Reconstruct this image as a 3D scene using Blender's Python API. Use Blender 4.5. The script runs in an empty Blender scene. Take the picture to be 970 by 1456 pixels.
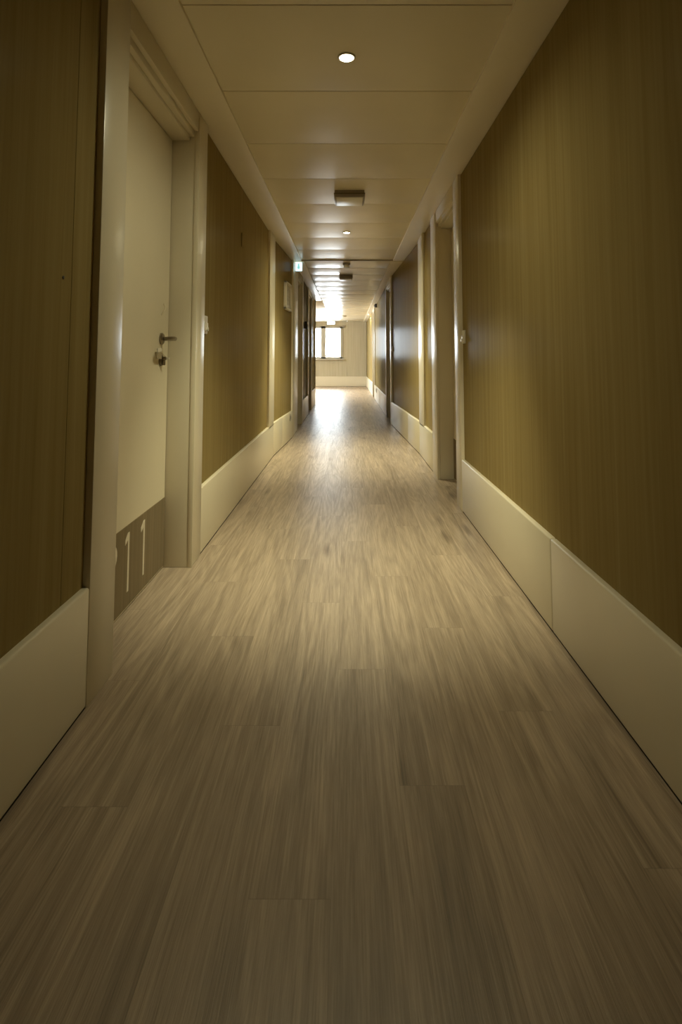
import bpy, bmesh, math, random
from mathutils import Vector, Matrix
C = bpy.context.scene
COL = C.collection
random.seed(4)

# ------------------------------------------------------------------ materials
def new_mat(name):
    m = bpy.data.materials.new(name); m.use_nodes = True
    nt = m.node_tree
    return m, nt, nt.nodes, nt.links, nt.nodes['Principled BSDF']

def plain(name, col, rough=0.4, metal=0.0, spec=0.5, var=0.04, scale=6.0, bump=0.0, bscale=200.0):
    """painted / plastic / metal surface with a faint procedural unevenness"""
    m, nt, N, L, b = new_mat(name)
    tc = N.new('ShaderNodeTexCoord'); no = N.new('ShaderNodeTexNoise')
    no.inputs['Scale'].default_value = scale; no.inputs['Detail'].default_value = 3
    L.new(tc.outputs['Object'], no.inputs['Vector'])
    r = N.new('ShaderNodeValToRGB')
    r.color_ramp.elements[0].position = 0.3; r.color_ramp.elements[1].position = 0.7
    r.color_ramp.elements[0].color = tuple(c*(1-var) for c in col)+(1,)
    r.color_ramp.elements[1].color = tuple(min(1, c*(1+var)) for c in col)+(1,)
    L.new(no.outputs['Fac'], r.inputs['Fac']); L.new(r.outputs['Color'], b.inputs['Base Color'])
    b.inputs['Roughness'].default_value = rough; b.inputs['Metallic'].default_value = metal
    b.inputs['Specular IOR Level'].default_value = spec
    if bump:
        n2 = N.new('ShaderNodeTexNoise'); n2.inputs['Scale'].default_value = bscale
        L.new(tc.outputs['Object'], n2.inputs['Vector'])
        bp = N.new('ShaderNodeBump'); bp.inputs['Strength'].default_value = bump; bp.inputs['Distance'].default_value = 0.001
        L.new(n2.outputs['Fac'], bp.inputs['Height']); L.new(bp.outputs['Normal'], b.inputs['Normal'])
    return m

def emissive(name, col, strength):
    m, nt, N, L, b = new_mat(name)
    b.inputs['Base Color'].default_value = (0.8, 0.8, 0.8, 1)
    b.inputs['Emission Color'].default_value = col+(1,)
    b.inputs['Emission Strength'].default_value = strength
    return m

def laminate(name, dark, mid, light, rough=0.3, sx=34.0, sz=0.9, spec=0.0008):
    """vertical-grain wood laminate"""
    m, nt, N, L, b = new_mat(name); b.inputs["Specular IOR Level"].default_value = spec
    tc = N.new('ShaderNodeTexCoord'); mp = N.new('ShaderNodeMapping')
    mp.inputs['Scale'].default_value = (sx, sx, sz)
    L.new(tc.outputs['Object'], mp.inputs['Vector'])
    no = N.new('ShaderNodeTexNoise'); no.inputs['Scale'].default_value = 1.0
    no.inputs['Detail'].default_value = 6; no.inputs['Roughness'].default_value = 0.6
    no.inputs['Distortion'].default_value = 0.5
    L.new(mp.outputs['Vector'], no.inputs['Vector'])
    r = N.new('ShaderNodeValToRGB'); e = r.color_ramp.elements
    e[0].position = 0.28; e[0].color = dark+(1,)
    e[1].position = 0.74; e[1].color = light+(1,)
    x = e.new(0.5); x.color = mid+(1,)
    L.new(no.outputs['Fac'], r.inputs['Fac']); L.new(r.outputs['Color'], b.inputs['Base Color'])
    b.inputs['Roughness'].default_value = rough
    mr = N.new('ShaderNodeMapRange'); mr.inputs['To Min'].default_value = rough-0.04; mr.inputs['To Max'].default_value = rough+0.08
    L.new(no.outputs['Fac'], mr.inputs['Value']); L.new(mr.outputs['Result'], b.inputs['Roughness'])
    bp = N.new('ShaderNodeBump'); bp.inputs['Strength'].default_value = 0.22; bp.inputs['Distance'].default_value = 0.002
    L.new(no.outputs['Fac'], bp.inputs['Height']); L.new(bp.outputs['Normal'], b.inputs['Normal'])
    return m

def floor_mat():
    m, nt, N, L, b = new_mat('oak_vinyl_planks')
    PW, PL, X0 = 0.15, 1.22, 0.12
    def M(op, a, bb=None, c=None):
        n = N.new('ShaderNodeMath'); n.operation = op
        for i, v in enumerate((a, bb, c)):
            if v is None: continue
            if isinstance(v, (int, float)): n.inputs[i].default_value = v
            else: L.new(v, n.inputs[i])
        return n.outputs[0]
    tc = N.new('ShaderNodeTexCoord'); sp = N.new('ShaderNodeSeparateXYZ'); L.new(tc.outputs['Object'], sp.inputs[0])
    u = M('DIVIDE', M('SUBTRACT', sp.outputs['X'], X0), PW)
    row = M('FLOOR', u); fu = M('SUBTRACT', u, row)
    wn = N.new('ShaderNodeTexWhiteNoise'); wn.noise_dimensions = '1D'; L.new(row, wn.inputs['W'])
    v = M('ADD', M('DIVIDE', M('SUBTRACT', sp.outputs['Y'], 1.346), PL), M('MULTIPLY', M('FRACT', M('MULTIPLY', row, 0.39)), 1.0))
    col = M('FLOOR', v); fv = M('SUBTRACT', v, col)
    cmb = N.new('ShaderNodeCombineXYZ'); L.new(row, cmb.inputs[0]); L.new(col, cmb.inputs[1])
    w2 = N.new('ShaderNodeTexWhiteNoise'); w2.noise_dimensions = '3D'; L.new(cmb.outputs[0], w2.inputs['Vector'])
    pid = w2.outputs['Value']
    # grain space: stretched along the plank, shifted per plank
    g = N.new('ShaderNodeCombineXYZ')
    L.new(M('ADD', sp.outputs['X'], M('MULTIPLY', pid, 7.0)), g.inputs[0])
    L.new(M('ADD', sp.outputs['Y'], M('MULTIPLY', pid, 31.0)), g.inputs[1]); L.new(pid, g.inputs[2])
    def noise(scl, detail, dist, rough=0.55):
        mp = N.new('ShaderNodeMapping'); mp.inputs['Scale'].default_value = scl; L.new(g.outputs[0], mp.inputs['Vector'])
        n = N.new('ShaderNodeTexNoise'); n.inputs['Scale'].default_value = 1; n.inputs['Detail'].default_value = detail
        n.inputs['Distortion'].default_value = dist; n.inputs['Roughness'].default_value = rough
        L.new(mp.outputs['Vector'], n.inputs['Vector']); return n.outputs['Fac']
    fine = noise((300, 7.0, 1), 5, 0.2, 0.7)
    broad = noise((34, 1.3, 1), 5, 0.9, 0.6)
    patch = noise((7, 0.9, 1), 2, 0.6)
    # cathedral rings
    mp = N.new('ShaderNodeMapping'); mp.inputs['Scale'].default_value = (7.5, 0.55, 1); L.new(g.outputs[0], mp.inputs['Vector'])
    wv = N.new('ShaderNodeTexNoise'); wv.inputs['Scale'].default_value = 1; wv.inputs['Detail'].default_value = 1.5
    wv.inputs['Distortion'].default_value = 0.4
    L.new(mp.outputs['Vector'], wv.inputs['Vector'])
    rings = M('MULTIPLY_ADD', M('SINE', M('MULTIPLY', wv.outputs['Fac'], 85.0)), 0.5, 0.5)
    # dark knots
    mk = N.new('ShaderNodeMapping'); mk.inputs['Scale'].default_value = (6.5, 1.5, 1); L.new(g.outputs[0], mk.inputs['Vector'])
    vo = N.new('ShaderNodeTexVoronoi'); vo.inputs['Scale'].default_value = 1.0; L.new(mk.outputs['Vector'], vo.inputs['Vector'])
    ks = N.new('ShaderNodeSeparateColor'); L.new(vo.outputs['Color'], ks.inputs[0])
    kn = N.new('ShaderNodeMapRange'); kn.inputs['From Min'].default_value = 0.02; kn.inputs['From Max'].default_value = 0.20
    kn.inputs['To Min'].default_value = 1; kn.inputs['To Max'].default_value = 0
    L.new(M('ADD', vo.outputs['Distance'], M('MULTIPLY', M('SUBTRACT', broad, 0.5), 0.25)), kn.inputs['Value'])
    knot = M('MULTIPLY', kn.outputs['Result'], M('GREATER_THAN', ks.outputs[0], 0.66))
    t = M('ADD', M('MULTIPLY', fine, 0.55), M('MULTIPLY', broad, 0.45))
    t = M('ADD', t, M('MULTIPLY', M('SUBTRACT', rings, 0.5), 0.07))
    t = M('ADD', t, M('MULTIPLY', M('SUBTRACT', patch, 0.5), 0.32))
    t = M('ADD', t, M('MULTIPLY', M('SUBTRACT', pid, 0.5), 0.05))
    t = M('SUBTRACT', t, M('MULTIPLY', knot, 0.20))
    r = N.new('ShaderNodeValToRGB'); e = r.color_ramp.elements
    e[0].position = 0.24; e[0].color = (0.165, 0.125, 0.086, 1)
    e[1].position = 0.74; e[1].color = (0.56, 0.452, 0.335, 1)
    x = e.new(0.44); x.color = (0.30, 0.233, 0.165, 1)
    x = e.new(0.56); x.color = (0.40, 0.315, 0.228, 1)
    L.new(t, r.inputs['Fac'])
    # seams
    eu = M('LESS_THAN', M('MINIMUM', fu, M('SUBTRACT', 1.0, fu)), 0.006)
    ev = M('LESS_THAN', M('MINIMUM', fv, M('SUBTRACT', 1.0, fv)), 0.0011)
    seam = M('MAXIMUM', eu, ev)
    mx = N.new('ShaderNodeMix'); mx.data_type = 'RGBA'
    L.new(M('MULTIPLY', seam, 0.2), mx.inputs[0]); L.new(r.outputs['Color'], mx.inputs[6]); mx.inputs[7].default_value = (0.05, 0.037, 0.026, 1)
    L.new(mx.outputs[2], b.inputs['Base Color'])
    rr = N.new('ShaderNodeMapRange'); rr.inputs['From Min'].default_value = 0.3; rr.inputs['From Max'].default_value = 0.75
    rr.inputs['To Min'].default_value = 0.42; rr.inputs['To Max'].default_value = 0.31
    L.new(t, rr.inputs['Value']); L.new(rr.outputs['Result'], b.inputs['Roughness'])
    b.inputs['Specular IOR Level'].default_value = 0.5
    h = M('SUBTRACT', M('ADD', M('MULTIPLY', fine, 0.5), M('MULTIPLY', broad, 0.6)), M('MULTIPLY', seam, 0.6))
    bp = N.new('ShaderNodeBump'); bp.inputs['Strength'].default_value = 0.5; bp.inputs['Distance'].default_value = 0.002
    L.new(h, bp.inputs['Height']); L.new(bp.outputs['Normal'], b.inputs['Normal'])
    return m

def glass_mat():
    m, nt, N, L, b = new_mat('window_glass')
    N.remove(b); out = N['Material Output']
    tr = N.new('ShaderNodeBsdfTransparent'); tr.inputs['Color'].default_value = (0.96, 0.98, 0.98, 1)
    gl = N.new('ShaderNodeBsdfGlossy'); gl.inputs['Roughness'].default_value = 0.02
    fr = N.new('ShaderNodeFresnel'); fr.inputs['IOR'].default_value = 1.45
    mx = N.new('ShaderNodeMixShader'); L.new(fr.outputs[0], mx.inputs[0]); L.new(tr.outputs[0], mx.inputs[1]); L.new(gl.outputs[0], mx.inputs[2])
    L.new(mx.outputs[0], out.inputs['Surface'])
    return m

PAINT = plain('cream_satin_paint', (0.72, 0.655, 0.50), 0.30, var=0.02, scale=3)
CEIL = plain('cream_metal_ceiling', (0.80, 0.725, 0.55), 0.27, spec=0.25, var=0.02, scale=3)
STRIP = plain('cream_ceiling_border', (0.78, 0.705, 0.53), 0.38, var=0.02, scale=3)
DOORP = plain('cream_door_paint', (0.76, 0.69, 0.52), 0.38, var=0.02, scale=3)
CORE = plain('wall_core_plaster', (0.30, 0.26, 0.19), 0.8)
GAP_SHADE = plain('gap_shade', (0.02, 0.017, 0.012), 0.8)  # near-black colour standing for the shade under the skirting
WOOD = laminate('olive_brown_laminate', (0.255, 0.190, 0.075), (0.295, 0.223, 0.092), (0.335, 0.258, 0.112), 0.23)
PALE = laminate('pale_laminate', (0.45, 0.40, 0.28), (0.50, 0.45, 0.32), (0.55, 0.50, 0.37), 0.4)
KICK = laminate('brown_kick_plate', (0.215, 0.170, 0.104), (0.25, 0.198, 0.123), (0.285, 0.228, 0.143), 0.35, sx=60)
FLOOR = floor_mat()
GLASS = glass_mat()
WHITE = plain('white_plastic', (0.78, 0.74, 0.64), 0.35, var=0.02)
NUM = plain('cream_lettering', (0.74, 0.68, 0.54), 0.45, var=0.02)
STEEL = plain('brushed_steel', (0.25, 0.21, 0.15), 0.28, metal=0.9, var=0.06, scale=40)
GREY = plain('grey_plastic', (0.34, 0.30, 0.24), 0.4)
DGREY = plain('dark_grey_plastic', (0.10, 0.088, 0.07), 0.4)
PAPER = plain('plan_sheet', (0.62, 0.58, 0.48), 0.25, var=0.03)
INK = plain('plan_ink', (0.34, 0.33, 0.29), 0.4)
FRAMEW = plain('window_frame_paint', (0.50, 0.47, 0.39), 0.35, var=0.02)
LENS = emissive('lamp_lens', (1.0, 0.90, 0.72), 40.0)
EXITM = emissive('exit_sign_face', (0.62, 0.90, 1.0), 1.5)
EXITD = emissive('exit_sign_pictogram', (0.16, 0.62, 0.62), 0.9)

# ------------------------------------------------------------------ helpers
def bx(bm, x0, x1, y0, y1, z0, z1, bev=0.0, seg=2):
    if x0 > x1: x0, x1 = x1, x0
    if y0 > y1: y0, y1 = y1, y0
    if z0 > z1: z0, z1 = z1, z0
    r = bmesh.ops.create_cube(bm, size=1.0)
    vs = r['verts']
    for v in vs:
        v.co = Vector(((x0+x1)/2+v.co.x*(x1-x0), (y0+y1)/2+v.co.y*(y1-y0), (z0+z1)/2+v.co.z*(z1-z0)))
    if bev > 0:
        es = list({e for v in vs for e in v.link_edges})
        bmesh.ops.bevel(bm, geom=es, offset=bev, segments=seg, profile=0.5, affect='EDGES')

def cyl(bm, p0, p1, r0, r1=None, n=24, cap=True):
    r1 = r0 if r1 is None else r1
    p0, p1 = Vector(p0), Vector(p1); d = p1-p0
    rot = d.to_track_quat('Z', 'Y').to_matrix().to_4x4()
    bmesh.ops.create_cone(bm, cap_ends=cap, segments=n, radius1=r0, radius2=r1, depth=d.length,
                          matrix=Matrix.Translation((p0+p1)/2) @ rot)

def lathe(bm, prof, origin, axis=(0, 0, 1), n=32):
    """profile of (radius, height) turned round an axis"""
    rot = Vector(axis).to_track_quat('Z', 'Y').to_matrix()
    o = Vector(origin); rings = []
    for r, h in prof:
        if r < 1e-6: rings.append([bm.verts.new(o+rot@Vector((0, 0, h)))])
        else: rings.append([bm.verts.new(o+rot@Vector((r*math.cos(2*math.pi*i/n), r*math.sin(2*math.pi*i/n), h))) for i in range(n)])
    for a, b in zip(rings, rings[1:]):
        for i in range(n):
            j = (i+1) % n
            if len(a) == 1 and len(b) == 1: continue
            if len(a) == 1: bm.faces.new((a[0], b[i], b[j]))
            elif len(b) == 1: bm.faces.new((a[i], a[j], b[0]))
            else: bm.faces.new((a[i], a[j], b[j], b[i]))

def tube(bm, pts, radii, n=14):
    pts = [Vector(p) for p in pts]; rings = []
    for i, p in enumerate(pts):
        d = (pts[min(i+1, len(pts)-1)]-pts[max(i-1, 0)]).normalized()
        q = d.to_track_quat('Z', 'Y').to_matrix()
        rings.append([bm.verts.new(p+q@Vector((radii[i]*math.cos(2*math.pi*k/n), radii[i]*math.sin(2*math.pi*k/n), 0))) for k in range(n)])
    for a, b in zip(rings, rings[1:]):
        for k in range(n): bm.faces.new((a[k], a[(k+1) % n], b[(k+1) % n], b[k]))
    bm.faces.new(rings[0][::-1]); bm.faces.new(rings[-1])

def obj(name, bm, mat, parent=None, smooth=False, label=None, angle=35):
    bmesh.ops.recalc_face_normals(bm, faces=bm.faces[:])
    me = bpy.data.meshes.new(name); bm.to_mesh(me); bm.free()
    me.materials.append(mat)
    o = bpy.data.objects.new(name, me); COL.objects.link(o)
    if smooth:
        for p in me.polygons: p.use_smooth = True
        me.set_sharp_from_angle(angle=math.radians(angle))
    if parent is not None:
        o.parent = parent
        o.matrix_parent_inverse = Matrix.Translation(parent.location).inverted()
    if label: o['label'] = label
    return o

def empty(name, loc):
    o = bpy.data.objects.new(name, None); o.empty_display_size = 0.1
    COL.objects.link(o); o.location = loc
    return o

def tag(o, label, cat, group=None, kind=None):
    o['label'] = label; o['category'] = cat
    if group: o['group'] = group
    if kind: o['kind'] = kind
    return o

def B(): return bmesh.new()

# ------------------------------------------------------------------ dimensions
CZ = 2.205      # ceiling panels
SZ = 2.19       # border strip under side
YB = -3.0       # behind the camera
YE = 18.9       # end wall
WL, WR = 0.73, 0.73          # casing / baseboard face of the near part
WLF, WRF = 0.67, 0.64        # of the narrower far part
JL, JR = 6.85, 8.16          # where it has narrowed
TL, TR = 5.58, 5.70          # where the walls start to taper in
LEFT_END = 11.80             # corner into the lobby
BH = 0.33                    # skirting height

# door openings: (y0, y1, near casing width, far casing width)
L_DOORS = [(1.80, 2.67, 0.175, 0.165), (7.53, 8.28, 0.07, 0.16), (9.68, 10.40, 0.15, 0.14)]
R_DOORS = [(3.78, 4.55, 0.175, 0.27), (8.32, 9.15, 0.16, 0.15), (13.35, 14.05, 0.15, 0.15)]
POST_L = (5.22, TL); POST_R = (5.34, TR)

# ------------------------------------------------------------------ floor
bm = B(); bx(bm, -4.2, 1.3, YB-0.2, YE+0.3, -0.10, 0.0)
tag(obj('floor', bm, FLOOR), 'grey-brown oak plank floor running down the corridor', 'floor', kind='structure')

# ------------------------------------------------------------------ walls
def taper(bm, s, W, WF, T, J):
    for v in bm.verts: v.co.x -= s*(W-WF)*min(1, max(0, (v.co.y-T)/(J-T)))

def side_wall(name, s, W, WF, T, J, doors, posts, yend, seams, lab):
    root = empty(name, (s*W, 2.0, 0)); tag(root, lab, 'wall', kind='structure')
    base = empty('baseboard_'+name.split('_')[1], (s*W, 2.0, 0))
    tag(base, 'tall cream skirting along the %s wall' % name.split('_')[1], 'baseboard', kind='structure')
    # core
    bm = B()
    bx(bm, s*0.90, s*1.10, YB, yend, 0, 2.40)
    cuts = [YB]
    for (a, b, n, f) in doors: cuts += [a-n+0.01, b+f-0.01]
    cuts += [yend]
    for i in range(0, len(cuts), 2):
        a, b = cuts[i], cuts[i+1]
        if a < J < b:
            bx(bm, s*(W+0.034), s*0.90, a, J, 0, 2.40); bx(bm, s*(WF+0.03), s*0.90, J, b, 0, 2.40)
        else:
            w = W if b <= J+0.02 else WF
            bx(bm, s*(w+0.034), s*0.90, a, b, 0, 2.40)
    for (a, b, n, f) in doors:
        w = W if b < J else WF
        bx(bm, s*(w+0.03), s*0.90, a-n+0.01, b+f-0.01, SZ+0.005, 2.40)
    obj('wall_core', bm, CORE, root)
    # panels and skirting between the casings
    edges = [YB]
    for (a, b, n, f) in doors: edges += [a-n, b+f]
    edges += [yend]
    for i in range(0, len(edges), 2):
        a0, b0 = edges[i], edges[i+1]
        spans = [(a0, b0, W if b0 <= J+0.01 else WF)]
        if a0 < T < b0: spans = [(a0, T, W), (T, J, W)]+([(J, b0, WF)] if b0 > J+0.05 else [])
        for (a, b, w) in spans:
            if b-a < 0.03: continue
            stops = sorted([a]+[q for q in seams if a < q < b]+[b])
            tp = abs(a-T) < 1e-6
            if abs(a-J) < 1e-6 and b-a < 0.8:
                bm = B(); bx(bm, s*w, s*(w+0.035), a, b, 0.006, SZ-0.001, 0.002); obj('cover_panel', bm, PAINT, root, True, 'pale panel beside the far door'); continue
            pp = [p for p in posts if a < p[0] < b]
            if pp: stops = sorted(set(stops+[pp[0][0], pp[0][1]]))
            for q, r in zip(stops, stops[1:]):
                if pp and abs(q-pp[0][0]) < 1e-6:
                    bm = B(); bx(bm, s*w, s*(w+0.03), q, r, BH-0.02, SZ-0.001, 0.003); obj('cover_strip', bm, PAINT, root, True, 'cream upright strip between wood panels'); continue
                bm = B(); bx(bm, s*(w+0.020), s*(w+0.032), q+0.0008, r-0.0008, BH-0.01, SZ-0.006, 0.0012)
                if tp: taper(bm, s, W, WF, T, J)
                obj('wood_panel', bm, WOOD, root)
            # skirting boards, split at their own seams
            sk = sorted([a]+[q for q in SKIRT[s] if a < q < b]+[b])
            for q, r in zip(sk, sk[1:]):
                bm = B(); bx(bm, s*w, s*(w+0.032), q+0.0008, r-0.0008, 0.006, BH, 0.007, 3)
                if tp: taper(bm, s, W, WF, T, J)
                obj('skirting_board', bm, PAINT, base, True)
            bm = B(); bx(bm, s*(w+0.004), s*(w+0.03), a, b, 0.0, 0.007)
            if tp: taper(bm, s, W, WF, T, J)
            obj('floor_gap_shade', bm, GAP_SHADE, base)  # solid strip painted as the shadow line between skirting and floor
    return root

SKIRT = {-1: [6.12, 0.2], 1: [2.05, 0.1, 6.5, 10.9]}
side_wall('wall_left', -1, WL, WLF, TL, JL, L_DOORS, [POST_L], LEFT_END, [1.50, 0.2, 3.98],
          'left corridor wall of olive-brown wood laminate panels')
side_wall('wall_right', 1, WR, WRF, TR, JR, R_DOORS, [POST_R], YE, [2.6, 0.9, 7.2, 10.4, 12.0, 15.5, 17.1],
          'right corridor wall of olive-brown wood laminate panels')

# lobby at the far end
bm = B(); bx(bm, -4.1, -0.70, LEFT_END-0.06, LEFT_END-0.001, 0, 2.4); bx(bm, -0.72, -WLF-0.002, LEFT_END-0.06, LEFT_END+0.012, 0, SZ-0.001, .003)
tag(obj('wall_front', bm, PALE), 'lobby wall turning left where the corridor ends', 'wall', kind='structure')
bm = B(); bx(bm, -4.1, -3.98, LEFT_END, YE, 0, .9); bx(bm, -4.1, -3.98, LEFT_END, YE, 2.02, 2.4); bx(bm, -4.1, -3.98, LEFT_END, 13.2, .9, 2.02); bx(bm, -4.1, -3.98, 17.2, YE, .9, 2.02)
tag(obj('wall_side', bm, PALE), 'side wall of the lobby beyond the corridor', 'wall', kind='structure')
bm = B(); bx(bm, -1.1, 1.1, YB-0.12, YB, 0, 2.4)
tag(obj('wall_rear', bm, WOOD), 'corridor wall behind the viewer', 'wall', kind='structure')

# end wall with window hole
WX0, WX1, WZ0, WZ1 = -1.56, -0.16, 0.93, 2.03
root = empty('wall_end', (0, YE, 0)); tag(root, 'pale laminate end wall holding the window', 'wall', kind='structure')
def endbox(x0, x1, z0, z1, name='wall_panel', mat=PALE):
    bm = B(); bx(bm, x0, x1, YE, YE+0.18, z0, z1); return obj(name, bm, mat, root)
endbox(-4.1, WX0, 0, 2.4); endbox(WX0, WX1, 0, WZ0); endbox(WX0, WX1, WZ1, 2.4); endbox(WX1, -0.012, 0, 2.4)
endbox(0.0, 1.1, 0, 2.4)
bm = B(); bx(bm, -0.03, 0.006, YE-0.014, YE+0.02, BH, SZ+.01, .003); obj('cover_strip', bm, PALE, root, True)
bm = B(); bx(bm, 0.0, WRF+0.01, YE-0.02, YE, BH-.01, SZ+.01, .002); obj('wall_panel', bm, PALE, root)
bm = B(); bx(bm, -3.98, WRF, YE-0.03, YE-0.001, 0.004, BH, 0.006, 3)
tag(obj('baseboard_end', bm, PAINT, None, True), 'tall cream skirting under the end window', 'baseboard', kind='structure')

# window
w = empty('window_1', (-0.86, YE, WZ0)); tag(w, 'bright two-pane window in the end wall', 'window', kind='structure')
bm = B()
mull = (-0.895, -0.735)
y0, y1 = YE-0.025, YE+0.09
bx(bm, WX0, WX1, y0, y1, WZ1-0.07, WZ1, .006); bx(bm, WX0, WX1, y0, y1, WZ0, WZ0+0.06, .006)
bx(bm, WX0, WX0+0.08, y0, y1, WZ0, WZ1, .006); bx(bm, WX1-0.085, WX1, y0, y1, WZ0, WZ1, .006)
bx(bm, mull[0], mull[1], y0, y1, WZ0, WZ1, .006)
obj('window_frame', bm, FRAMEW, w, True)
for a, b in ((WX0+0.07, mull[0]+0.01), (mull[1]-0.01, WX1-0.075)):
    bm = B(); bx(bm, a, b, YE+0.03, YE+0.036, WZ0+0.05, WZ1-0.06); obj('pane', bm, GLASS, w)
bm = B(); bx(bm, WX0-0.05, WX1+0.06, YE-0.10, YE+0.0, WZ0-0.045, WZ0, .006); obj('window_sill', bm, FRAMEW, w, True)
bm = B(); bx(bm, -0.80, -0.775, YE-0.04, YE-0.02, 1.40, 1.46, .004); bx(bm, -0.795, -0.78, YE-0.06, YE-0.035, 1.34, 1.45, .004); obj('window_handle', bm, STEEL, w, True)
bm = B(); bx(bm, -0.15, -0.10, YE-0.05, YE, 1.98, 2.06, .006); cyl(bm, (-0.20, YE-0.04, 2.02), (-0.10, YE-0.04, 2.02), 0.015); obj('blind_bracket', bm, GREY, w, True)

w = empty('added_window_2', (-3.98, 15.2, 0.9)); tag(w, 'wide unseen window added in the lobby side wall for daylight', 'window', kind='structure')  # out of view, added to let more daylight into the lobby
bm = B()
for q in (13.2, 14.5, 15.8, 17.12): bx(bm, -4.08, -3.97, q, q+0.08, 0.9, 2.02, .006)
bx(bm, -4.08, -3.97, 13.2, 17.2, 0.9, 0.96, .006); bx(bm, -4.08, -3.97, 13.2, 17.2, 1.96, 2.02, .006)
obj('window_frame', bm, FRAMEW, w, True)
for q in (13.2, 14.5, 15.8):
    bm = B(); bx(bm, -4.04, -4.034, q+0.07, q+1.33, 0.95, 1.97); obj('pane', bm, GLASS, w)

# ------------------------------------------------------------------ ceiling
root = empty('ceiling', (0, 4, CZ)); tag(root, 'cream metal plank ceiling with crosswise joints', 'ceiling', kind='structure')
bm = B(); bx(bm, -4.2, 1.2, YB-0.2, YE+0.3, CZ+0.035, CZ+0.20); obj('ceiling_slab', bm, CORE, root)
bm = B()
PITCH = 0.63
def panel(bm, xa, xb, ya, yb, sag, z=CZ, lip=0.012, gap=0.0025):
    ny, nx = 14, 6
    g = []
    for j in range(ny+1):
        t = j/ny; rw = []
        y = ya+gap+(yb-ya-2*gap)*t
        for i in range(nx+1):
            q = i/nx
            zz = z-sag*(1-(2*t-1)**2)*(1-0.15*(2*q-1)**2)
            rw.append(bm.verts.new((xa+(xb-xa)*q, y, zz)))
        g.append(rw)
    for j in range(ny):
        for i in range(nx):
            bm.faces.new((g[j][i], g[j+1][i], g[j+1][i+1], g[j][i+1]))
    for rw in (g[0], g[-1]):
        up = [bm.verts.new((v.co.x, v.co.y, z+lip)) for v in rw]
        for i in range(nx): bm.faces.new((rw[i], rw[i+1], up[i+1], up[i]))
JC = 6.93
y = 2.486-PITCH*9
ys = []
while y < JC-0.2: ys.append(y); y += PITCH
ys = [q for q in ys if q > YB-0.5]; ys.append(JC)
for a, b in zip(ys, ys[1:]): panel(bm, -0.60, 0.60, a, b, random.uniform(0.0045, 0.0065))
y = JC+0.02
while y < YE:
    panel(bm, -0.585, 0.585, y, min(y+PITCH, YE+.02), random.uniform(0.0095, 0.0115), CZ, 0.02, 0.010); y += PITCH
o = obj('ceiling_panels', bm, CEIL, root, True, angle=30)
# lowered joint where the corridor narrows
bm = B(); bx(bm, -0.60, 0.60, JC-0.004, JC+0.022, CZ-0.014, CZ+0.03); obj('ceiling_joint', bm, GREY, root)
# border strips
t1 = empty('trim_1', (-0.65, 3, SZ)); tag(t1, 'cream border strip along the left edge of the ceiling', 'trim', kind='structure')
t2 = empty('trim_2', (0.65, 3, SZ)); tag(t2, 'cream border strip along the right edge of the ceiling', 'trim', kind='structure')
for s, t, J, WF in ((-1, t1, JC, WLF), (1, t2, JC, WRF)):
    bm = B(); bx(bm, s*0.575, s*0.90, YB, J, SZ, CZ+0.03, 0.002); obj('border_strip', bm, STRIP, t, True)
    bm = B(); bx(bm, s*0.545, s*0.90, J+0.002, LEFT_END if s < 0 else YE, SZ-0.006, CZ+0.03, 0.002); obj('border_strip', bm, STRIP, t, True)
bm = B(); bx(bm, -3.98, -0.545, LEFT_END+0.002, YE, SZ-0.006, CZ+0.03, 0.002); obj('border_strip', bm, STRIP, t1, True)

# ------------------------------------------------------------------ doors
def numeral(bm, ch, x, yc, z0, h, s):
    """flat raised numeral on plane x, reading along +Y when seen from the corridor on the left wall"""
    def poly(pts):
        vs0 = [bm.verts.new((x, yc+p*h, z0+q*h)) for p, q in pts]
        vs1 = [bm.verts.new((x-s*0.0016, yc+p*h, z0+q*h)) for p, q in pts]
        n = len(pts)
        bm.faces.new(vs1)
        for i in range(n): bm.faces.new((vs0[i], vs0[(i+1) % n], vs1[(i+1) % n], vs1[i]))
    if ch == '1':
        poly([(-0.035, 0), (0.035, 0), (0.035, 1.0), (-0.03, 1.0), (-0.15, 0.90), (-0.15, 0.82), (-0.035, 0.88)])
    elif ch == '2':
        out, inn = [], []
        for k in range(13):
            a = math.radians(165-k*17.0)
            out.append((0.23*math.cos(a), 0.78+0.22*math.sin(a))); inn.append((0.16*math.cos(a), 0.78+0.15*math.sin(a)))
        pts = [out[i] for i in range(13)]
        line_o = [(-0.02+0.04, 0.40), (-0.11, 0.075), (0.14, 0.075), (0.14, 0.0), (-0.21, 0.0), (-0.21, 0.07), (-0.05, 0.42)]
        poly(pts+line_o+inn[::-1])

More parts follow.
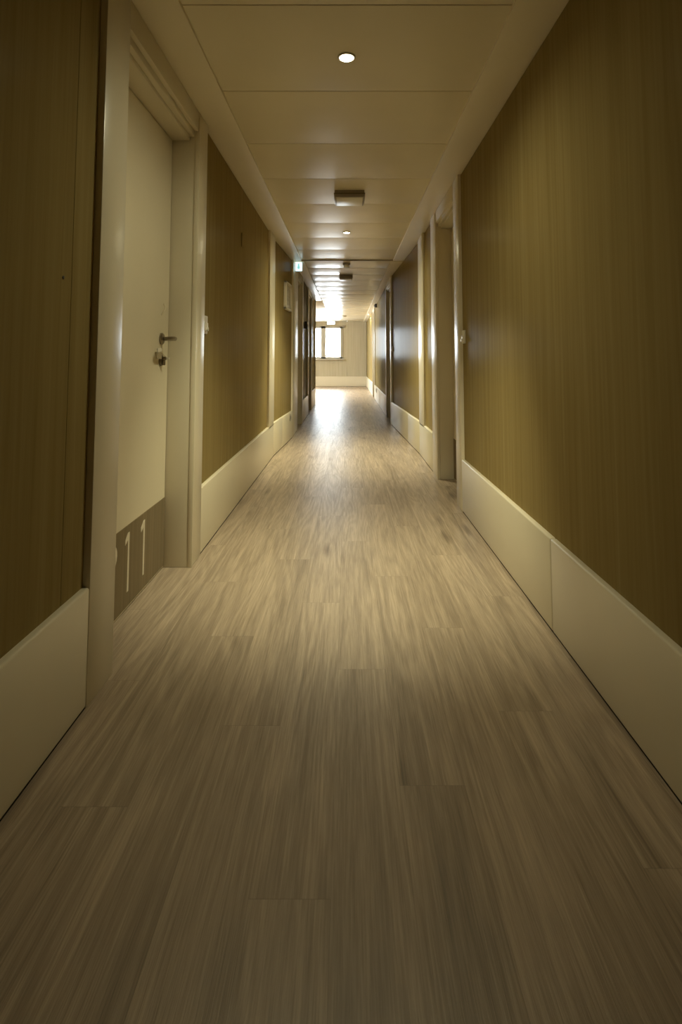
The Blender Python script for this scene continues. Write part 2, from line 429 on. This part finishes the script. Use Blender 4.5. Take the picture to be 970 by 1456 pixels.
def door(idx, s, W, y0, y1, n, f, label, kick=True, nums=None, handle=True, hinge_far=False):
    root = empty('door_%d' % idx, (s*W, (y0+y1)/2, 0)); tag(root, label, 'door', kind='structure')
    D = W+0.13            # leaf face
    HT = 2.045
    bm = B()
    bx(bm, s*W, s*(D+0.04), y0-n, y0, 0, SZ-0.0015, 0.003)            # near casing and reveal
    bx(bm, s*W, s*(D+0.04), y1, y1+f, 0, SZ-0.0015, 0.003)            # far casing and reveal
    bx(bm, s*(W+0.002), s*(D+0.04), y0-.002, y1+.002, HT+0.045, SZ-0.0015, 0.003)  # head fascia
    bx(bm, s*(W+0.022), s*(D+0.04), y0-.002, y1+.002, HT+0.018, HT+0.05, 0.004)
    bx(bm, s*(W+0.045), s*(D+0.04), y0-.002, y1+.002, HT, HT+0.03, 0.004)
    # thin rounded lip round the opening
    for yy in ((y1-0.004, y1+0.012),):
        bx(bm, s*(W-0.004), s*(W+0.02), yy[0], yy[1], 0, SZ-0.03, 0.0035)
    obj('door_frame', bm, PAINT, root, True)
    bm = B(); bx(bm, s*D, s*(D+0.04), y0+0.003, y1-0.003, 0.004, HT-0.004, 0.002); obj('door_leaf', bm, DOORP, root)
    if kick:
        bm = B(); bx(bm, s*(D-0.002), s*(D+0.001), y0+0.004, y1-0.004, 0.012, 0.325, 0.0008)
        k = obj('kick_plate', bm, KICK, root, label='brown laminate kick plate')
        if nums:
            for ch, yc in nums:
                bm = B(); numeral(bm, ch, s*(D-0.002), yc, 0.070, 0.225, s)
                obj('numeral', bm, NUM, k, label='cream numeral %s' % ch)
    if handle:
        hy = (y1-0.105) if hinge_far is False else (y0+0.105)
        d = -1 if hinge_far is False else 1       # lever points to the hinges
        hz = 1.065
        p = lambda a, yy, zz: (s*(D-a), hy+yy, zz)
        h = empty('door_handle', p(0, 0, hz)); h.parent = root; h.matrix_parent_inverse = Matrix.Translation(root.location).inverted()
        bm = B(); lathe(bm, [(0.0001, 0.012), (0.022, 0.011), (0.027, 0.007), (0.027, -0.001)], p(0, 0, hz), (-s, 0, 0)); obj('rose', bm, STEEL, h, True)
        bm = B(); tube(bm, [p(0.008, 0, hz), p(0.035, 0, hz), p(0.056, 0, hz), p(0.066, d*0.012, hz), p(0.070, d*0.05, hz), p(0.070, d*0.11, hz-0.002), p(0.064, d*0.125, hz-0.003)],
                       [0.009, 0.009, 0.010, 0.0105, 0.010, 0.009, 0.007]); obj('lever', bm, STEEL, h, True, angle=60)
        lk = empty('lock_cylinder', p(0, 0, hz-0.10)); lk.parent = root; lk.matrix_parent_inverse = Matrix.Translation(root.location).inverted()
        bm = B(); lathe(bm, [(0.0001, 0.010), (0.020, 0.009), (0.025, 0.006), (0.025, -0.001)], p(0, 0, hz-0.10), (-s, 0, 0)); obj('rose', bm, STEEL, lk, True)
        bm = B(); cyl(bm, p(0.004, 0, hz-0.09), p(0.026, 0, hz-0.09), 0.0085, 0.0075); bx(bm, s*(D-0.004), s*(D-0.022), hy-0.005, hy+0.005, hz-0.122, hz-0.095, 0.003); obj('cylinder', bm, STEEL, lk, True)
        if idx == 1:
            bm = B(); bx(bm, s*(D-0.022), s*(D-0.042), hy-0.001, hy+0.001, hz-0.094, hz-0.086)
            bx(bm, s*(D-0.010), s*(D-0.016), hy-0.085, hy-0.030, hz-0.092, hz-0.045, 0.002)
            tube(bm, [(s*(D-0.013), hy-0.04, hz-0.06), (s*(D-0.02), hy-0.015, hz-0.075), (s*(D-0.032), hy, hz-0.088)], [0.0015]*3, 8)
            obj('key', bm, WHITE, lk, label='key with a pale square tag')
            bm = B()
            tube(bm, [(s*(D-0.001-0.012*math.sin(math.pi*i/8)), hy+0.008+0.014*math.cos(math.pi*i/8*0.9), hz+0.165-0.055*i/8) for i in range(9)], [0.003]*9, 8)
            obj('hook', bm, DOORP, root, True)
    return root

door(1, -1, WL, *L_DOORS[0], 'cream door with steel handle and brown numbered kick plate, nearest on the left', nums=[('2', 2.072), ('1', 2.232), ('1', 2.398)])
door(2, 1, WR, *R_DOORS[0], 'cream recessed door nearest on the right, its reveal facing the viewer', hinge_far=True)
door(3, -1, WLF, *L_DOORS[1], 'recessed door on the left just beyond the framed notice')
door(4, -1, WLF, *L_DOORS[2], 'last recessed door on the left before the lobby')
door(5, 1, WRF, *R_DOORS[1], 'recessed door in the middle of the right wall', hinge_far=True)
door(6, 1, WRF, *R_DOORS[2], 'farthest recessed door on the right by the end wall', hinge_far=True)

# ------------------------------------------------------------------ downlights
def downlight(x, y, z, r, label, energy, size=95, spill=20, tilt=0, col=(1.0, 0.95, 0.63)):
    root = empty('downlight', (x, y, z)); tag(root, label, 'ceiling light')
    bm = B(); lathe(bm, [(r*0.74, 0.010), (r*0.76, -0.001), (r*0.82, -0.005), (r*0.95, -0.005), (r, -0.002), (r, 0.006)], (x, y, z)); obj('trim_ring', bm, WHITE, root, True)
    bm = B(); lathe(bm, [(r*0.80, -0.002), (r*0.5, -0.003), (0.00001, -0.0035)], (x, y, z)); obj('lens', bm, LENS, root, True, label='glowing warm lens')
    for nm, en, sz, tl in (('downlight_beam', energy, size, tilt), ('downlight_spill', spill, 170, 0)):
        ld = bpy.data.lights.new(nm, 'SPOT'); ld.energy = en; ld.color = col
        ld.spot_size = math.radians(sz); ld.spot_blend = 1.0; ld.shadow_soft_size = 0.03
        lo = bpy.data.objects.new(nm, ld); COL.objects.link(lo); lo.location = (0, 0, -0.014); lo.parent = root
        lo.rotation_euler = (math.radians(tl), 0, 0)
    return root
ZP = CZ-0.0075
downlight(-0.003, 2.18, ZP, 0.036, 'round recessed downlight nearest the viewer, large glowing disc', 190, 74, 30, 20)
downlight(-0.007, 5.36, ZP, 0.036, 'small round downlight on the ceiling just beyond the nearer square box', 230, 95, 40, 12)
downlight(0.595, 15.6, SZ-0.006, 0.035, 'tiny downlight in the right ceiling border near the end wall', 40, 140, 20)
downlight(-2.2, 15.4, SZ-0.006, 0.036, 'unseen downlight added over the lobby to brighten the far end', 900, 150, 300, 0, (1.0, 0.95, 0.82))  # unseen extra lamp, added to light the lobby and end wall

# ------------------------------------------------------------------ ceiling boxes and detectors
def ceiling_box(x, y0, y1, w, zc, label):
    root = empty('ceiling_box', (x, (y0+y1)/2, zc)); tag(root, label, 'ceiling box', 'square boxes under the ceiling')
    bm = B(); bx(bm, x-w/2, x+w/2, y0, y1, zc-0.052, zc+0.002, 0.004); obj('housing', bm, GREY, root, True)
    bm = B(); bx(bm, x-w/2-0.006, x+w/2+0.006, y0-0.006, y1+0.006, zc-0.032, zc-0.024, 0.002); obj('band', bm, STEEL, root, True, 'dark metal band round the box')
    bm = B(); bx(bm, x-w/2+0.012, x+w/2-0.012, y0+0.012, y1-0.012, zc-0.056, zc-0.051, 0.002); obj('cover', bm, WHITE, root, True)
    return root
ceiling_box(0.016, 3.99, 4.24, 0.218, CZ-0.002, 'large square pale box under the ceiling, nearest the viewer')
ceiling_box(-0.020, 8.20, 8.46, 0.195, CZ-0.008, 'small square box under the ceiling behind the smoke detector')
def detector(x, y, zc, r, label):
    root = empty('smoke_detector', (x, y, zc)); tag(root, label, 'smoke detector')
    bm = B(); lathe(bm, [(r, 0.002), (r, -0.018), (r*0.92, -0.022), (r*0.7, -0.024), (0.0001, -0.024)], (x, y, zc)); obj('base', bm, GREY, root, True)
    bm = B(); lathe(bm, [(r*0.72, -0.022), (r*0.72, -0.040), (r*0.55, -0.052), (0.0001, -0.055)], (x, y, zc)); obj('sensor_head', bm, WHITE, root, True)
detector(-0.01, 7.15, CZ-0.009, 0.05, 'round smoke detector mid-corridor just beyond the dark ceiling joint')
detector(-0.10, 16.2, CZ-0.008, 0.08, 'round smoke detector at the far end beside the hanging exit sign')

# ------------------------------------------------------------------ exit signs
def exit_sign(name, x, y, z, w, h, label, stem_top=None, d=0.03):
    root = empty('exit_sign', (x, y, z)); tag(root, label, 'exit sign')
    bm = B(); bx(bm, x-w/2, x+w/2, y, y+d, z, z+h, 0.004); obj('sign_body', bm, EXITM, root, True, 'glowing pale blue sign face')
    bm = B()
    u = h/10; cx = x
    yy = y-0.002
    def flat(pts):
        a = [bm.verts.new((cx+px*u, yy, z+h/2+pz*u)) for px, pz in pts]; b = [bm.verts.new((cx+px*u, y+0.001, z+h/2+pz*u)) for px, pz in pts]
        bm.faces.new(a)
        for i in range(len(a)): bm.faces.new((a[i], a[(i+1) % len(a)], b[(i+1) % len(a)], b[i]))
    flat([(-0.9, 3.6), (0.9, 3.6), (0.9, -0.4), (2.6, -0.4), (0, -3.6), (-2.6, -0.4), (-0.9, -0.4)])
    obj('arrow', bm, EXITD, root)
    if stem_top:
        bm = B(); bx(bm, x-w*0.12, x+w*0.12, y+0.004, y+d-0.004, z+h-0.002, stem_top+0.002, 0.003); obj('stem', bm, EXITM, root, True)
        bm = B(); bx(bm, x-w*0.3, x+w*0.3, y-0.01, y+d+0.01, stem_top-0.012, stem_top+0.002, 0.003); obj('mounting_plate', bm, WHITE, root, True)
exit_sign('exit_sign', -0.50, 17.0, 1.985, 0.24, 0.10, 'pale blue glowing exit sign hanging before the end window', CZ-0.01)
exit_sign('exit_sign', -0.615, 6.95, 2.07, 0.085, 0.105, 'pale blue glowing exit sign high on the left where the corridor narrows', None, 0.05)

# ------------------------------------------------------------------ switches, sockets and small wall pieces
def wall_plate(name, s, xw, y, z, w, h, label, cat, mat=WHITE, style='switch', group=None):
    root = empty(name, (s*xw, y, z)); tag(root, label, cat, group)
    bm = B(); bx(bm, s*(xw-0.009), s*(xw+0.0005), y-w/2, y+w/2, z-h/2, z+h/2, 0.003); obj('plate', bm, mat, root, True)
    if style == 'switch':
        bm = B(); bx(bm, s*(xw-0.016), s*(xw-0.008), y-w*0.33, y+w*0.33, z-h*0.35, z+h*0.12, 0.003)
        cyl(bm, (s*(xw-0.008), y, z-h*0.25), (s*(xw-0.024), y, z-h*0.25), 0.012, 0.010); obj('rocker', bm, mat, root, True)
    elif style == 'socket':
        bm = B(); lathe(bm, [(0.024, 0.0), (0.024, 0.003), (0.019, 0.003), (0.018, -0.004), (0.0001, -0.004)], (s*(xw-0.009), y, z), (-s, 0, 0)); obj('insert', bm, DGREY, root, True)
    return root
wall_plate('light_switch', -1, WL+0.02, 2.90, 1.15, 0.085, 0.095, 'white light switch beside the nearest left door frame', 'light switch')
wall_plate('light_switch', 1, WR+0.02, 3.555, 1.11, 0.07, 0.085, 'cream light switch beside the nearest right door frame', 'light switch')
wall_plate('wall_socket', -1, 0.6805, 6.63, 0.272, 0.08, 0.08, 'small dark socket low on the left skirting under the framed notice', 'socket', GREY, 'socket')
wall_plate('wall_socket', 1, WRF, 12.3, 0.25, 0.09, 0.09, 'small socket on the far right skirting', 'socket', GREY, 'socket')
wall_plate('light_switch', 1, WRF+0.02, 8.10, 1.10, 0.08, 0.09, 'tiny light switch beside the middle right door', 'light switch')
r = wall_plate('blank_plate', -1, WL+0.02, 3.90, 1.81, 0.05, 0.10, 'small brown blanking plate high on the left wood panel', 'wall plate', WOOD, 'plain')
bm = B(); lathe(bm, [(0.0001, 0.0), (0.006, 0.0), (0.008, 0.0015), (0.008, 0.004)], (-(WL+0.015), 3.90, 1.81), (-1, 0, 0)); obj('screw', bm, STEEL, r, True)

r = empty('screw_cap', (-(WL+0.02), 1.45, 1.19)); bm = B(); lathe(bm, [(0.0001, 0.003), (0.003, 0.003), (0.0045, 0.0015), (0.005, -0.0005)], (-(WL+0.02), 1.455, 1.19), (1, 0, 0), 20)
bpy.data.objects.remove(r)
tag(obj('screw_cap', bm, DGREY, None, True), 'tiny dark screw cap on the nearest left wood panel', 'screw')

# alarm and dark wall box
r = empty('alarm_sounder', (WRF+0.02, 12.3, 2.12)); tag(r, 'small dark alarm box high on the far right wall', 'alarm')
bm = B(); bx(bm, WRF+0.0205, WRF-0.03, 12.25, 12.37, 2.085, 2.165, 0.008); obj('housing', bm, DGREY, r, True)
bm = B(); lathe(bm, [(0.0001, 0.018), (0.022, 0.016), (0.034, 0.0), (0.034, -0.002)], (WRF-0.03, 12.31, 2.125), (-1, 0, 0)); obj('horn', bm, GREY, r, True)
r = empty('wall_box', (-(WLF+0.02), 9.0, 1.5)); tag(r, 'small dark box on the left wood between the two far doors', 'wall box')
bm = B(); bx(bm, -(WLF+0.0205), -(WLF-0.03), 8.93, 9.05, 1.44, 1.56, 0.008); obj('housing', bm, DGREY, r, True)
bm = B(); lathe(bm, [(0.0001, 0.006), (0.018, 0.005), (0.022, -0.001)], (-(WLF-0.03), 8.99, 1.50), (1, 0, 0)); obj('button', bm, GREY, r, True)

# framed notice
xw = WL+0.02
fy0, fy1, fz0, fz1 = 6.24, 6.65, 1.525, 1.845
DY = 0.0; NS = lambda bm: taper(bm, -1, WL, WLF, TL, JL)
r = empty('framed_notice', (-xw, (fy0+fy1)/2, fz0)); tag(r, 'pale framed floor-plan notice on the left wood panel past the upright strip', 'framed notice')
bm = B(); fw, d0, d1 = 0.022, -(xw-0.032), -(xw+0.0004)
bx(bm, d0, d1, fy0, fy1, fz0, fz0+fw, .003); bx(bm, d0, d1, fy0, fy1, fz1-fw, fz1, .003)
bx(bm, d0, d1, fy0, fy0+fw, fz0, fz1, .003); bx(bm, d0, d1, fy1-fw, fy1, fz0, fz1, .003); NS(bm); obj('frame', bm, WHITE, r, True)
bm = B(); bx(bm, -(xw-0.020), -(xw-0.001), fy0+0.015, fy1-0.015, fz0+0.015, fz1-0.015); NS(bm); sh = obj('sheet', bm, PAPER, r)
bm = B(); X = -(xw-0.020)
g0, g1, h0, h1 = fy0+0.05, fy1-0.05, fz0+0.06, fz1-0.06; hm = (h0+h1)/2
for a, b, c, dd in ((g0, g1, hm-0.02, hm-0.016), (g0, g1, hm+0.016, hm+0.02), (g0, g1, h0, h0+0.004), (g0, g1, h1-0.004, h1), (g0, g0+0.004, h0, h1), (g1-0.004, g1, h0, h1)):
    bx(bm, X-0.0005, X+0.001, a, b, c, dd)
for k in range(1, 6):
    yy = g0+(g1-g0)*k/6
    bx(bm, X-0.0005, X+0.001, yy, yy+0.003, h0, hm-0.02); bx(bm, X-0.0005, X+0.001, yy, yy+0.003, hm+0.02, h1)
NS(bm)
obj('plan_drawing', bm, INK, sh)

# ------------------------------------------------------------------ daylight
wd = bpy.data.worlds.new('daylight'); C.world = wd; wd.use_nodes = True
bg = wd.node_tree.nodes['Background']; bg.inputs['Color'].default_value = (0.90, 0.95, 1.0, 1); bg.inputs['Strength'].default_value = 28.0
pl = bpy.data.lights.new('window_portal', 'AREA'); pl.shape = 'RECTANGLE'; pl.size = WX1-WX0; pl.size_y = WZ1-WZ0; pl.cycles.is_portal = True
po = bpy.data.objects.new('window_portal', pl); COL.objects.link(po)
po.location = ((WX0+WX1)/2, YE+0.20, (WZ0+WZ1)/2); po.rotation_euler = (-math.pi/2, 0, 0)

pl = bpy.data.lights.new('window_portal', 'AREA'); pl.shape = 'RECTANGLE'; pl.size = 1.12; pl.size_y = 4.0; pl.cycles.is_portal = True  # portal for the added lobby side window
po = bpy.data.objects.new('window_portal', pl); COL.objects.link(po)
po.location = (-4.12, 15.2, 1.46); po.rotation_euler = (0, -math.pi/2, 0)

# ------------------------------------------------------------------ camera
F, T = 790.0, math.atan(0.0695)
cam = bpy.data.cameras.new('camera'); co = bpy.data.objects.new('camera', cam); COL.objects.link(co)
co.location = (0, 0, 0.98); co.rotation_euler = (math.pi/2+T, 0, 0)
cam.sensor_fit = 'VERTICAL'; cam.sensor_height = 36; cam.lens = F/1456*36
cyy = 508-F*math.tan(T)
cam.shift_y = (cyy-728)/1456; cam.shift_x = (485-494)/1456
cam.clip_start = 0.02
C.camera = co
C.view_settings.view_transform = 'Standard'; C.view_settings.look = 'None'; C.view_settings.gamma = 1
C.view_settings.use_curve_mapping = False
C.view_settings.exposure = 0.0
C.cycles.use_denoising = True
C.cycles.max_bounces = 10; C.cycles.diffuse_bounces = 6; C.cycles.glossy_bounces = 5
C.cycles.sample_clamp_indirect = 6
